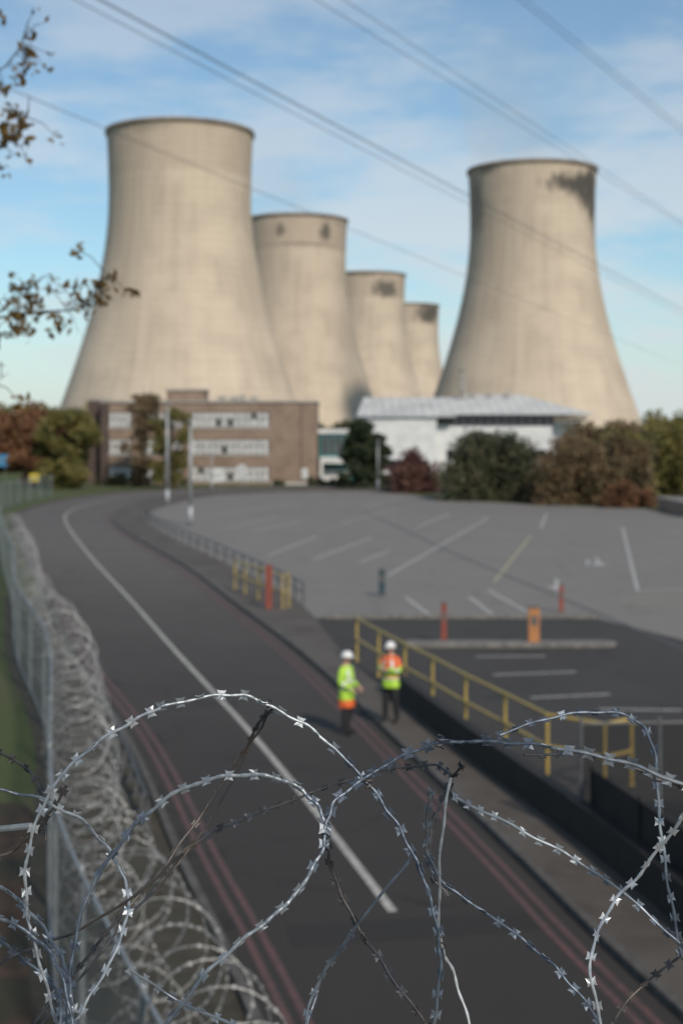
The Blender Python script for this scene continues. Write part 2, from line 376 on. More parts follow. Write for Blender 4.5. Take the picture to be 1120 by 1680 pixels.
shrub('autumn_shrub',18.5,30,131,138,6.9,L_gbr,22000,.18,23,22)
shrub('autumn_shrub',27,42,150,158,8.6,L_olive,14000,.24,24,22)
shrub('autumn_shrub',22,27.5,126.5,129,2.6,L_brown,5000,.16,27,12)
shrub('hedge',-31,-18,178,179.5,1.5,L_green,5000,.18,25,20)
shrub('hedge',-8.5,-1,178,179.5,1.3,L_green,3000,.18,26,14)
def treemass(name,x0,x1,y0,y1,h,m,n,size,seed,k=40):
    r=random.Random(seed); cl=[]
    for i in range(k):
        x=r.uniform(x0,x1); y=r.uniform(y0,y1); hh=h*r.uniform(.65,1.05); s=r.uniform(.22,.36)*h
        for z in (.25,.5,.78): cl.append((x+r.uniform(-2,2),y,hh*z,s*(1.15-z*.4),s,s*.7))
    foliage(name,cl,n,size,m,None,seed)
treemass('distant_trees',-95,-48,235,262,12.0,L_brown,26000,.5,31,34)
treemass('distant_trees',-110,-52,300,330,14,L_olive,14000,.6,34,30)
treemass('distant_trees',52,110,250,275,11.0,L_olive,18000,.5,32,36)
treemass('distant_trees',-22,12,255,262,9,L_green,10000,.4,33,16)
treemass('distant_trees',-300,-60,600,680,15,L_green,16000,1.2,35,60)
treemass('distant_trees',90,330,600,680,14,L_green,16000,1.2,36,60)
treemass('distant_trees',34,52,205,215,9.0,L_gbr,9000,.4,38,14)

# ------------------------------------------------------------------ office building
def brickmat(name,c1,c2,mo):
    m,t,b=newmat(name); g=t.new('ShaderNodeTexCoord').outputs['Object']
    sp=t.new('ShaderNodeSeparateXYZ'); t.link(g,sp.inputs[0]); cb=t.new('ShaderNodeCombineXYZ')
    t.link(t.math('ADD',sp.outputs[0],sp.outputs[1]),cb.inputs[0]); t.link(sp.outputs[2],cb.inputs[1])
    br=t.new('ShaderNodeTexBrick'); br.inputs['Color1'].default_value=(*c1,1); br.inputs['Color2'].default_value=(*c2,1); br.inputs['Mortar'].default_value=(*mo,1)
    br.inputs['Scale'].default_value=1; br.inputs['Brick Width'].default_value=.23; br.inputs['Row Height'].default_value=.075; br.inputs['Mortar Size'].default_value=.008
    t.link(cb.outputs[0],br.inputs['Vector'])
    c=t.mix(t.ramp(t.noise(g,.6,5,.65),.35,.7),br.outputs[0],t.mix(.5,br.outputs[0],(.14,.09,.065)))
    t.link(c,b.inputs['Base Color']); b.inputs['Roughness'].default_value=.9; return m
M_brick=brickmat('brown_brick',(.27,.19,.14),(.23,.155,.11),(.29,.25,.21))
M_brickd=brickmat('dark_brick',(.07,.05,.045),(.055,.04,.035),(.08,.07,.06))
M_blind=mat('window_blind_glass',(.68,.68,.66),(.5,.51,.51),1.2,.25)
M_glass=mat('dark_glass',(.06,.065,.07),(.08,.085,.09),1,.08)
M_frame=mat('window_frame_white',(.6,.6,.58),rough=.5)
M_mull=mat('window_frame_dark',(.13,.12,.11),rough=.5)
M_par=mat('parapet_coping',(.35,.33,.3),(.25,.24,.22),1,.8)
M_tealg=mat('teal_cladding',(.04,.2,.21),(.06,.28,.28),1,.3)
M_clad=mat('white_cladding',(.66,.67,.67),(.55,.56,.57),.6,.5)
e=empty('office_building',(0,0,0))
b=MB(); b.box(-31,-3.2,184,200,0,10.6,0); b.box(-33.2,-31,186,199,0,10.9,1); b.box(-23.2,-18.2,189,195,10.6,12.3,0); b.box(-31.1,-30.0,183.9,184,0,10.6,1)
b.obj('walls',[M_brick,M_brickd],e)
b=MB(); b.box(-31.15,-3.05,183.8,200.2,10.6,10.85); b.box(-33.3,-31.16,185.9,199.2,10.9,11.1); b.box(-23.4,-18,188.8,195.2,12.3,12.5)
for x in (-16.5,-15,-13.8,-12.2): b.box(x,x+.9,190,192,10.85,11.5+.4*random.random())
b.box(-17,-11.5,187.8,187.9,11.3,11.36); 
for x in range(6): b.box(-17+x*1.08,-16.95+x*1.08,187.8,187.9,10.85,11.3)
b.obj('roof_coping_and_plant',[M_par],e)
b=MB()
for (x0,x1,nn) in ((-30.0,-27.2,4),(-25.8,-20.6,7),(-19.3,-9.4,13)):
    for (z0,z1) in ((.55,2.2),(4.0,5.75),(7.5,9.25)):
        b.box(x0-.12,x1+.12,183.93,184.0-.001,z0-.12,z1+.12,3)
        b.box(x0-.14,x1+.14,183.88,183.929,z0-.2,z0-.05,1)
        w=(x1-x0)/nn
        for i in range(nn):
            a=x0+i*w
            b.box(a+.12,a+w-.12,183.90,183.929,z0+.05,z0+.52*(z1-z0),2 if random.random()<.06 else 0)
            b.box(a+.12,a+w-.12,183.90,183.929,z0+.62*(z1-z0),z1-.05,0 if random.random()<.95 else 2)
b.box(-9.0,-3.4,183.9,183.99,.0,.25,1)
b.obj('windows',[M_blind,M_frame,M_glass,M_mull],e)
b=MB(); b.box(-5.2,-5.1,183.86,183.99,.5,10.5,0)
b.obj('downpipe',[M_mull],e)
e=empty('entrance_block',(0,0,0))
b=MB(); b.box(-3.0,4,195,203,0,6.6,0); b.box(-3.2,4.2,194.6,203.2,6.6,7.2,1); b.box(-2.9,1.2,191,195,2.6,3.4,1); b.box(-2.9,-2.5,191,191.3,0,2.6,1);b.box(.8,1.2,191,191.3,0,2.6,1)
b.box(-2.8,3.8,194.9,194.99,3.7,6.2,2)
for i in range(8): b.box(-2.8+i*.94,-2.72+i*.94,194.85,194.89,3.7,6.2,0)
b.box(-2.6,.8,193,193.3,.0,1.7,1)
b.obj('walls_and_glazing',[M_tealg,M_clad,M_glass],e)

# ------------------------------------------------------------------ white industrial hall
def roofmat():
    m,t,b=newmat('ribbed_metal_roof'); co=t.new('ShaderNodeTexCoord').outputs['Object']
    sp=t.new('ShaderNodeSeparateXYZ'); t.link(co,sp.inputs[0])
    w=t.math('GREATER_THAN',t.math('SINE',t.math('MULTIPLY',sp.outputs[0],2*math.pi/1.6)),.8)
    c=t.mix(t.math('MULTIPLY',w,.4),t.mix(t.ramp(t.noise(co,.25,5),.35,.65),(.56,.56,.54),(.47,.47,.46)),(.3,.3,.3))
    t.link(c,b.inputs['Base Color']); b.inputs['Roughness'].default_value=.75; b.inputs['Specular IOR Level'].default_value=.2; return m
M_rf=roofmat()
e=empty('industrial_hall',(0,0,0))
b=MB()
b.box(3,15.2,228,262,0,9.2,0); b.box(15.2,34,230,262,0,8.0,0); b.box(15.4,34.2,229.7,229.99,8.0,9.3,1); b.box(34,39,233,262,0,8.6,0)
for i in range(14): b.box(15.6+i*1.35,15.68+i*1.35,229.62,229.69,8.0,9.3,2)
b.box(15,35,229.2,230.4,9.31,9.6,2); b.box(34,40,232,233,8.7,9.2,2)
b.box(4.5,14,227.8,227.99,1,2.4,1); b.box(17,33,229.85,229.99,2.5,4,1)
b.obj('walls',[M_clad,mat('dark_glazing',(.02,.018,.03),rough=.2),M_par],e)
b=MB()
def hip(x0,x1,y0,y1,z,rx0,rx1,ry,rz):
    b.add([(x0,y0,z),(x1,y0,z),(x1,y1,z),(x0,y1,z),(rx0,ry,rz),(rx1,ry,rz)],[(0,1,5,4),(1,2,5),(2,3,4,5),(3,0,4),(0,3,2,1)])
hip(2.4,18.2,227.4,263,9.25,3.8,22,245,12.8)
hip(15.5,41,228.8,263,9.62,21,31,246,13.3)
b.obj('roof',[M_rf],e)
b=MB()
for i in range(9): b.box(4.3+i*1.3,4.5+i*1.3,236,236.6,11.05,11.5)
for x in (22,25,28): b.box(x,x+.7,243,244,12.9,13.8)
b.obj('roof_vents',[M_par],e)
e=empty('flue_stack',(20.5,242,0)); b=MB(); b.tube((0,0,0),(0,0,17.2),.42,.38,16); b.tube((0,0,17.2),(0,0,17.5),.5,.5,16); b.tube((0,0,13.5),(0,0,13.7),.55,.55,16); b.tube((1,0,0),(1,0,15.5),.07,.07,8); b.obj('stack',[M_conc],e,True)
b=MB(); b.box(27.3,27.6,112,123,0,1.1,0); b.box(27.25,27.65,111.9,123.1,1.1,1.2,1); b.obj('low_brick_wall',[M_brick,M_par])
mesh('side_road',[(27.8,100,.02),(60,100,.02),(60,150,.02),(31.5,150,.02)],[(0,1,2,3)],M_lot)

# ------------------------------------------------------------------ lamps, signs, posts
def lamp(x,y,h,r=.1):
    e=empty('street_lamp',(x,y,0)); b=MB()
    b.tube((0,0,0),(0,0,1.4),r*1.25,r*1.2,12); b.tube((0,0,1.4),(0,0,h),r*.95,r*.6,12)
    b.path([(0,0,h),(.02,-.05,h+.12),(.05,-.25,h+.2),(.08,-.5,h+.22)],[r*.6,r*.5,r*.45,r*.4],8)
    b.box(-.1,.22,-1.0,-.45,h+.16,h+.28)
    b.obj('column',[M_pole],e,True)
lamp(-16.2,132.5,9.3,.17); lamp(-10.9,102.8,7.4,.15); lamp(4.1,160,5.6,.12); lamp(-15.0,165,4.2,.09); lamp(35,160,6,.1)
def sign(name,x,y,w,h,z,c,rot=0):
    e=empty(name,(x,y,0)); e.rotation_euler=(0,0,rot); b=MB()
    b.tube((-w*.35,.04,0),(-w*.35,.04,z+h*.5),.035,n=8); b.tube((w*.35,.04,0),(w*.35,.04,z+h*.5),.035,n=8)
    b.box(-w/2,w/2,-.015,.0,z,z+h,1); b.box(-w/2+.05,w/2-.05,-.018,-.0155,z+h*.58,z+h*.66,2); b.box(-w/2+.05,w/2-.2,-.018,-.0155,z+h*.3,z+h*.38,2)
    b.obj('panel_and_posts',[M_steel,mat('sign_face',c,rough=.4),mat('sign_bar',(.2,.2,.2))],e)
sign('notice_sign',-22.6,176,1.3,1.5,.6,(.65,.55,.04)); sign('notice_sign',-15.2,173,1.5,1.6,.7,(.65,.66,.66)); sign('direction_sign',-46,190,3.2,1.6,2.2,(.04,.22,.42)); sign('notice_sign',-4.6,178,.8,1.2,1,(.7,.7,.7))
sign('notice_sign',-34.5,160,1.1,.9,1.2,(.65,.5,.05)); sign('notice_sign',-11.9,170,.9,1.3,1.6,(.55,.56,.57))
sign('warning_sign',-28.8,113,1.0,.8,1.6,(.7,.7,.7))
def bollard(name,x,y,h,w,m,capm,square=False):
    e=empty(name,(x,y,0)); b=MB()
    if square:
        b.box(-w/2,w/2,-w*.25,w*.25,.06,h,0); b.box(-w/2-.03,w/2+.03,-w*.3,w*.3,0,.06,1); b.box(-w/2-.015,w/2+.015,-w*.28,w*.28,h,h+.05,1); b.box(-w*.3,w*.3,-w*.27,-w*.251,h*.55,h*.8,1)
    else:
        b.tube((0,0,0),(0,0,.06),w*.8,w*.8,12,1); b.tube((0,0,.06),(0,0,h),w/2,w/2,12,0); b.tube((0,0,h),(0,0,h+.05),w/2,w*.25,12,0); b.tube((0,0,h*.75),(0,0,h*.82),w/2+.006,w/2+.006,12,1)
    b.obj('post',[m,capm],e)
M_postb=mat('post_base',(.12,.11,.1),rough=.7)
bollard('height_post',-2.72,53.4,1.7,.24,M_redp,M_redp,True)
bollard('bollard',3.26,45.3,1.26,.17,M_redp,M_postb,True); bollard('barrier_control_box',6.03,44.65,1.2,.34,M_orp,M_postb,True)
bollard('bollard',8.18,53,1.0,.16,M_redp,M_postb,True); bollard('bollard',1.65,58.3,1.08,.26,M_teal,M_postb,True)
e=empty('traffic_cone',(9.6,142.6,0)); b=MB(); b.box(-.25,.25,-.25,.25,0,.05,0); b.tube((0,0,.05),(0,0,.4),.2,.11,14,0); b.tube((0,0,.4),(0,0,.6),.11,.07,14,1); b.tube((0,0,.6),(0,0,.95),.07,.03,14,0); b.obj('cone',[M_orp,M_frame],e)

# ------------------------------------------------------------------ hand rails
def rail(name,pts,h,m,mid=(.5,),r=.03,pr=.03,z0=.0,top_r=None):
    e=empty(name,(0,0,0)); b=MB()
    for p in pts: b.tube((p[0],p[1],z0),(p[0],p[1],z0+h),pr,n=8); b.tube((p[0],p[1],z0),(p[0],p[1],z0+.02),pr*2.4,n=8)
    for hh in (1.,)+tuple(mid):
        b.path([(p[0],p[1],z0+h*hh) for p in pts],r,8)
    b.obj('rails',[m],e); return e
rail('yellow_handrail',[(.45,41.7),(1.02,39.1),(1.63,36.6),(2.2,34.4),(2.78,31.9),(3.4,29.6),(3.96,27.4),(4.9,26.5),(5.5,27.0)],1.27,M_yrail,(.52,),.034,.034)
rail('yellow_handrail',[(-4.5,60.1),(-3.95,58.3),(-3.3,56.4),(-2.75,54.9),(-2.2,53.4),(-2.0,53.9)],1.25,M_yrail,(.5,),.034,.034,.1)
pp=[p for p in W if 55<p.y<112]; 
M_dullrail=mat('dull_rail_steel',(.13,.135,.14),(.085,.085,.09),4,.6,.3)
rail('knee_rail',[(p.x+.25,p.y) for p in pp],.8,M_dullrail,(.55,),.035,.045)
rail('knee_rail',[(p.x-.65,p.y) for p in L if 23.5<p.y<32],.5,M_dullrail,(),.035,.04)

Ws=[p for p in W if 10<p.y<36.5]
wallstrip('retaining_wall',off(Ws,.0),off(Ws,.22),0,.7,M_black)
def linkmat(name,p,w,col):
    m,t,b=newmat(name); uv=t.new('ShaderNodeTexCoord').outputs['UV']; sp=t.new('ShaderNodeSeparateXYZ'); t.link(uv,sp.inputs[0])
    k=[]
    for op in ('ADD','SUBTRACT'):
        f=t.math('FRACT',t.math('DIVIDE',t.math(op,sp.outputs[0],sp.outputs[1]),p)); k.append(t.math('LESS_THAN',f,w))
    f=t.math('MAXIMUM',k[0],k[1]); b.inputs['Base Color'].default_value=(*col,1); b.inputs['Metallic'].default_value=.3; b.inputs['Roughness'].default_value=.55
    tr=t.new('ShaderNodeBsdfTransparent'); mx=t.new('ShaderNodeMixShader'); t.link(f,mx.inputs[0]); t.link(tr.outputs[0],mx.inputs[1]); t.link(b.outputs[0],mx.inputs[2])
    t.link(mx.outputs[0],t.n['Material Output'].inputs[0]); return m
M_link=linkmat('chain_link',.06,.17,(.25,.29,.29)); M_linkb=linkmat('chain_link_black',.05,.3,(.012,.012,.013))
def fence(name,P,h,m,pm,every=4,z0=0,toprail=True,pr=.035):
    e=empty(name,(0,0,0)); n=len(P); v=[];uv=[];s=0
    for i,p in enumerate(P):
        if i: s+=(p-P[i-1]).length
        v+=[(p.x,p.y,z0+.03),(p.x,p.y,z0+h)]; uv+=[(s,0),(s,h)]
    mesh('mesh',v,[(2*i,2*i+2,2*i+3,2*i+1) for i in range(n-1)],m,e,False,uv)
    b=MB()
    for i in range(0,n,every):
        p=P[i]; b.tube((p.x,p.y,z0),(p.x,p.y,z0+h+.05),pr,n=10); b.tube((p.x,p.y,z0+h+.05),(p.x,p.y,z0+h+.09),pr*1.1,.02,10)
    if toprail: b.path([(p.x,p.y,z0+h) for p in P],.022,8)
    b.path([(p.x,p.y,z0+.1) for p in P],.015,6)
    b.obj('posts_and_rails',[pm],e); return e
FL2=[]
for i in range(1,len(Fl)):
    if not FL2 or (Fl[i]-FL2[-1]).length>.7: FL2.append(Fl[i])
fence('chain_link_fence',FL2,2.25,M_link,M_steel,3)
fence('chain_link_fence',[Vector((3.9,23.2)),Vector((5.2,23.3)),Vector((6.6,23.4)),Vector((8,23.5)),Vector((10,23.6))],1.95,M_linkb,M_dullrail,1)
fence('black_panels',[Vector((4.05,23.0)),Vector((4.4,21)),Vector((4.9,18.4)),Vector((5.7,15)),Vector((6.4,12))],1.25,M_black,M_black,1)  # solid black panels filling the dark gate area

# ------------------------------------------------------------------ razor wire
def barbs(b,pts,step,size,rnd,m=0,start=0):
    acc=start; n=len(pts)
    for i in range(1,n):
        a=pts[i-1]; c=pts[i]; d=(c-a).length; t=(c-a).normalized()
        while acc<d:
            p=a+t*acc; acc+=step*rnd.uniform(.92,1.08)
            s=t.cross(Vector((rnd.uniform(-.3,.3),1,rnd.uniform(-.3,.3)))); 
            if s.length<.05: s=t.cross(Vector((1,0,0)))
            s.normalize(); s=Matrix.Rotation(rnd.uniform(-1.0,1.0),3,t)@s
            k=t.cross(s)*size*.035; w=size*.5; a1=size*.44; a0=size*.24; g_=size*.10
            for sg in (1,-1):
                q=[p-t*a0, p-t*a1+s*w*sg, p-t*g_+s*w*sg*.86, p+t*g_+s*w*sg*.86, p+t*a1+s*w*sg, p+t*a0]
                tip=t.cross(s)*size*.14*rnd.uniform(-1,1)
                q=[x+(tip if j in (1,4) else Vector((0,0,0))) for j,x in enumerate(q)]
                o=[x+k for x in q]; u=[x-k for x in q]
                b.add(o+u,[(0,1,2,3,4,5),(11,10,9,8,7,6)]+[(j,j+6,(j+1)%6+6,(j+1)%6) for j in range(6)],m)
        acc-=d
RW=empty('razor_wire',(0,0,0))
def rwire(D,uv,m,dy=.05,r=.0024,barb=True,seed=0,step=.030,size=.0155,ph=0):
    """uv in image pixels, projected out to depth D from the camera; eye level 6.7 m"""
    rnd=random.Random(seed); g=1/2333.3; P=[]
    N=len(uv)
    for i,(x,y) in enumerate(uv):
        d=D+dy*math.sin(ph+3.1*i/max(1,N-1)*1.6); P.append(Vector(((x-560)*d*g,d,6.7-(y-710)*d*g)))
    pts=cr(P,12)
    pts=[p+Vector((math.sin(i*.7+seed)*.0012,0,math.cos(i*.53+seed*2)*.0012)) for i,p in enumerate(pts)]
    b=MB(); b.path(pts,[r*(1+.18*math.sin(i*1.9)) for i in range(len(pts))],8)
    if barb: barbs(b,pts,step,size,rnd)
    b.obj('strand',[m],RW,False)
M_wbr=mat('razor_steel_bright',(.36,.39,.42),(.22,.25,.28),60,.45,.6,c3=(.5,.51,.51),s3=4)
rwire(2.00,[(100,1700),(72,1600),(46,1500),(46,1400),(80,1305),(130,1243),(200,1193),(265,1160)],M_wbr,.0,.0023,True,1)
rwire(2.00,[(265,1160),(340,1143),(400,1141),(440,1158),(505,1192),(560,1240),(608,1292),(652,1355),(690,1430),(714,1510),(722,1590),(708,1700)],M_wire,.03,.0023,True,31)
rwire(1.98,[(112,1720),(116,1600),(140,1480),(200,1380),(270,1312),(340,1280),(410,1271),(470,1282),(515,1315),(535,1360),(520,1412),(475,1478),(420,1525),(345,1590),(265,1690)],M_wire,.05,.0028,True,2,.034)
rwire(1.97,[(533,1362),(550,1315),(600,1276),(655,1243),(720,1219),(800,1217),(880,1222),(960,1236),(1040,1256),(1160,1302)],M_wire,.04,.0024,True,3,.028,.018)
rwire(2.02,[(534,1368),(545,1430),(582,1512),(640,1600),(720,1710)],M_wired,.04,.0022,True,4)
rwire(2.06,[(775,1700),(745,1600),(722,1540),(722,1400),(738,1275)],M_wbr,.03,.0022,False,5)
rwire(2.35,[(740,1275),(715,1256),(640,1262),(540,1290),(440,1328),(360,1360),(300,1400),(255,1470)],M_wired,.1,.0022,True,6,.03)
rwire(2.2,[(745,1308),(850,1360),(950,1415),(1040,1480),(1140,1575)],M_wire,.06,.0023,True,7)
rwire(2.15,[(705,1300),(700,1390),(730,1450),(800,1500),(880,1560),(940,1620),(1000,1700)],M_wire,.05,.0022,True,8)
rwire(2.02,[(500,1700),(530,1600),(600,1500),(680,1400)],M_wire,.03,.0021,False,9)
rwire(2.02,[(495,1700),(522,1612),(590,1515)],M_wire,.03,.0021,True,19,.03,.012)
rwire(2.0,[(1140,1310),(1060,1420),(1000,1490),(968,1580),(990,1700)],M_wbr,.05,.0022,True,10,.032,.014)
rwire(2.3,[(820,1205),(900,1178),(980,1168),(1040,1180),(1072,1230),(1080,1330),(1095,1450),(1118,1570)],M_wire,.05,.0024,True,11)
rwire(2.3,[(1140,1550),(1050,1620),(985,1700)],M_wired,.05,.0022,True,12)
rwire(2.08,[(75,1316),(140,1350),(192,1415),(211,1480),(190,1560),(145,1640),(110,1700)],M_wbr,.06,.0022,True,13)
rwire(2.35,[(440,1160),(395,1240),(338,1325),(270,1420),(200,1500),(40,1700)],M_wired,.08,.0026,True,14,.03,.012)
rwire(2.38,[(445,1165),(415,1215),(345,1345),(280,1430),(215,1500),(120,1620),(50,1700)],M_wired,.08,.0022,False,15)
rwire(2.0,[(-30,1440),(20,1468),(70,1520),(105,1580),(118,1640),(112,1720)],M_wire,.05,.0026,True,16)
rwire(2.2,[(-30,1290),(30,1302),(80,1312)],M_wire,.03,.0023,False,17)
rwire(2.2,[(-30,1410),(20,1395),(70,1350),(110,1290)],M_wired,.03,.0023,True,18)
rwire(2.4,[(755,1255),(730,1300),(708,1360),(706,1430),(735,1470)],M_wired,.05,.0024,True,20)
rwire(2.3,[(-20,1230),(30,1250),(70,1300),(75,1380)],M_wired,.05,.0022,True,21)
rwire(2.2,[(1140,1300),(1080,1275),(1000,1245),(940,1235),(860,1240)],M_wired,.05,.0022,True,22)
rwire(2.2,[(215,1590),(290,1640),(400,1690)],M_wire,.05,.0022,True,23)
rwire(1.96,[(-30,1495),(30,1520),(80,1560),(108,1620),(125,1720)],M_wire,.04,.0026,True,41)
rwire(2.1,[(-30,1600),(40,1560),(120,1530),(220,1470),(300,1400)],M_wired,.05,.0022,False,42)
rwire(2.12,[(-20,1530),(60,1590),(100,1640),(90,1720)],M_wire,.05,.0024,True,43)
b=MB()
for (x,y,d) in ((534,1362,1.99),(604,1285,2.0),(720,1218,1.98),(722,1540,2.05),(440,1159,2.15),(1078,1275,2.2)):  # tie centres in image pixels, each with its depth
    c_=Vector(((x-560)*d/2333.3,d,6.7-(y-710)*d/2333.3))
    b.path([c_+Vector((math.cos(k*.9)*.006,math.sin(k*.9)*.006,(k-8)*.0012)) for k in range(17)],.0012,5)
b.obj('wire_ties',[M_wired],RW)
b=MB()
def P3(x,y,d): return ((x-560)*d/2333.3,d,6.7-(y-710)*d/2333.3)  # image pixel projected to depth d
b.tube(P3(-20,1362,2.25),P3(52,1355,2.2),.005)
b.obj('stay_wires',[M_steel],RW)
def coil(name,P,rad_,turns,m,r,seed,bstep,bsize,z,parent=None,pts_per=22,jit=.12):
    rnd=random.Random(seed); Ls=[0]
    for i in range(1,len(P)): Ls.append(Ls[-1]+(Vector(P[i])-Vector(P[i-1])).length)
    T=Ls[-1]; N=int(T*turns*pts_per); out=[]; jr=1;jz=0
    for i in range(N):
        s=T*i/N; k=max(j for j in range(len(Ls)-1) if Ls[j]<=s); f=(s-Ls[k])/(Ls[k+1]-Ls[k])
        p=Vector(P[k]).lerp(Vector(P[k+1]),f); t=(Vector(P[k+1])-Vector(P[k])).normalized(); n_=Vector((t.y,-t.x,0)).normalized()
        a=2*math.pi*s*turns
        if i%pts_per==0: tj=rnd.uniform(1-jit,1+jit); tz=rnd.uniform(-.3,.3)*jit*2
        jr+=(tj-jr)*.15; jz+=(tz-jz)*.15
        out.append(p+n_*math.cos(a)*rad_*jr+Vector((0,0,math.sin(a)*rad_*jr+jz))+t*math.sin(a*.5)*.12)
    b=MB(); b.path(out,r,5)
    if bstep: barbs(b,out,bstep,bsize,rnd)
    return b.obj(name,[m],parent)
fp=[(p.x+.46,p.y,2.1) for p in FL2 if 9<p.y<75]
coil('razor_wire_coil',fp,.46,1.8,M_coil,.006,1,.09,.036,0,jit=.2)
fp=[(p.x+.6,p.y,.7) for p in FL2 if 11<p.y<60]
coil('razor_wire_coil',fp,.48,1.2,M_coil,.0055,2,.09,.036,0,jit=.2)
coil('razor_wire_coil',[(-1.15,5.2,4.25),(-.8,5.25,4.15),(-.35,5.2,4.0),(.0,5.2,3.85)],.30,4.2,M_coil,.0045,4,.06,.022,0,jit=.25)

e=empty('footbridge',(0,0,0)); b=MB()
b.box(-14,14,-3,2.5,4.6,5.0,0); b.box(-14,14,2.15,2.45,5.0,5.55,0); b.box(-14,14,-3,-2.7,5.0,6.0,0)
for x in (-13,13): b.box(x-.5,x+.5,-2,1.5,0,4.6,0)
b.obj('deck_and_parapet',[M_conc],e)

# ------------------------------------------------------------------ overhead power lines
e=empty('overhead_power_lines',(0,0,0))
def cable(p,q,r,sag=0,ext=1.25,back=.75,n=40):
    p=Vector(p);q=Vector(q);d=q-p; b.path([p+d*(-back+(1+back+ext)*i/n) +Vector((0,0,0)) for i in range(n+1)],r,6)
b=MB()
cable((-17,98,36.7),(84,350,36.7),.036); cable((-17.5,98.4,36.2),(83,351,36.2),.036); cable((-16.4,97.6,36.4),(85,349,36.4),.028)
cable((-24.6,102,31.7),(127,530,31.7),.036,ext=.4)
cable((-1.7,98.6,36.7),(49.4,205.9,36.7),.028); cable((.2,98.6,36.7),(50.6,205.9,36.4),.028)
cable((12.3,98.6,36.7),(34.3,142.8,36.7),.025); cable((12.9,98.6,36.7),(35,142.8,36.7),.023)
b.obj('conductors',[M_cable],e)

# ------------------------------------------------------------------ near hawthorn tree
e=empty('hawthorn_tree',(0,0,0)); b=MB(); rnd=random.Random(5)
b.path([(-4.9,9,0),(-4.8,9,3),(-4.5,9,5.5),(-4.3,9,8),(-4.1,9,10)],[.16,.14,.11,.08,.04],10)
cl=[]
def branch(pts,r0,seed,leaf=1.):
    P=cr(pts,8); N=len(P); b.path(P,[r0*(1-.85*i/(N-1)) for i in range(N)],6)
    rr=random.Random(seed)
    for i in range(int(N*.3),N):
        for _ in range(2):
          if rr.random()<.8*leaf:
            q=P[i]+Vector((rr.uniform(-.14,.16),rr.uniform(-.3,.3),rr.uniform(-.14,.14)))
            b.path([P[i],(P[i]+q)/2+Vector((0,0,.03)),q],[.004,.003,.0015],4); s=rr.uniform(.03,.075)
            cl.append((q.x,q.y,q.z,s,s,s))
branch([(-4.6,9,5.2),(-3.4,9,6.6),(-2.6,9,7.3),(-2.0,9,7.45),(-1.62,9,7.5),(-1.5,9,7.72)],.014,1)
branch([(-4.6,9,5.2),(-3.3,9,6.5),(-2.6,9.1,7.2),(-2.15,9.1,7.5),(-1.9,9.1,7.7)],.012,2)
branch([(-4.6,9,5),(-3.2,9,6.5),(-2.5,9,7.2),(-2.05,9,7.35)],.012,6)
branch([(-4.4,9,7),(-3.2,9,8.0),(-2.5,9,8.35),(-2.1,9,8.55),(-1.98,9,8.72)],.013,3)
branch([(-4.3,9,8),(-3.2,9,8.6),(-2.5,9,8.85),(-2.15,9,9.0),(-2.0,9,9.2)],.013,4)
branch([(-4.3,9,8),(-3.4,9,9.6),(-2.6,9,9.5),(-2.2,9,9.35)],.012,7)
branch([(-4.6,9,5),(-3.2,9.1,6.2),(-2.5,9,6.8),(-2.1,9,7.08)],.01,9,.6)
for i in range(60):
    a=rnd.uniform(0,6.28); k=rnd.uniform(.2,1.5); z=rnd.uniform(4.5,10.5); q=(-4.6+k*math.cos(a),9+k*math.sin(a),z)
    b.path([(-4.5,9,z-.8),q],[.02,.005],4); cl.append((*q,.3,.3,.25))
b.obj('trunk_and_branches',[M_bark],e,True)
near=[c for c in cl if c[3]<.1]; far=[c for c in cl if c[3]>=.1]
foliage('leaves',near,len(near)*8,.026,L_near,e,5); foliage('leaves',far,2500,.05,L_near,e,6)
shrub('bramble',-6.5,-3.0,9.5,14,1.0,L_brown,3500,.05,41,14)

# ------------------------------------------------------------------ people
M_lime=mat('hivis_lime',(.42,.68,.06),(.34,.57,.05),9,.6); M_hor=mat('hivis_orange',(.8,.16,.04),(.66,.12,.03),9,.6)
M_refl=mat('reflective_tape',(.65,.66,.66),rough=.35); M_trs=mat('dark_trousers',(.012,.012,.015),(.02,.02,.024),8,.9)
M_skin=mat('skin',(.48,.28,.2),(.42,.24,.17),10,.55); M_helm=mat('helmet_white',(.78,.78,.77),rough=.3); M_boot=mat('boots',(.01,.01,.01),rough=.6); M_hair=mat('hair',(.05,.035,.025),rough=.8); M_eye=mat('eyes',(.02,.02,.02),rough=.2)
def skinned(name,V,E,Rr,mfun,mats,parent,sub=2):
    me=bpy.data.meshes.new(name); me.from_pydata(V,E,[]); o=bpy.data.objects.new(name,me); COL.objects.link(o)
    sk=o.modifiers.new('s','SKIN'); o.modifiers.new('ss','SUBSURF').levels=sub
    for i,r in enumerate(Rr):
        me.skin_vertices[0].data[i].radius=(r,r) if not isinstance(r,tuple) else r
    me.skin_vertices[0].data[0].use_root=True
    bpy.context.view_layer.update(); dg=bpy.context.evaluated_depsgraph_get(); me2=bpy.data.meshes.new_from_object(o.evaluated_get(dg))
    bpy.data.objects.remove(o); me2.materials.clear()
    for m in mats: me2.materials.append(m)
    for p in me2.polygons: p.material_index=mfun(p.center); p.use_smooth=True
    o2=bpy.data.objects.new(name,me2); COL.objects.link(o2); o2.parent=parent; return o2
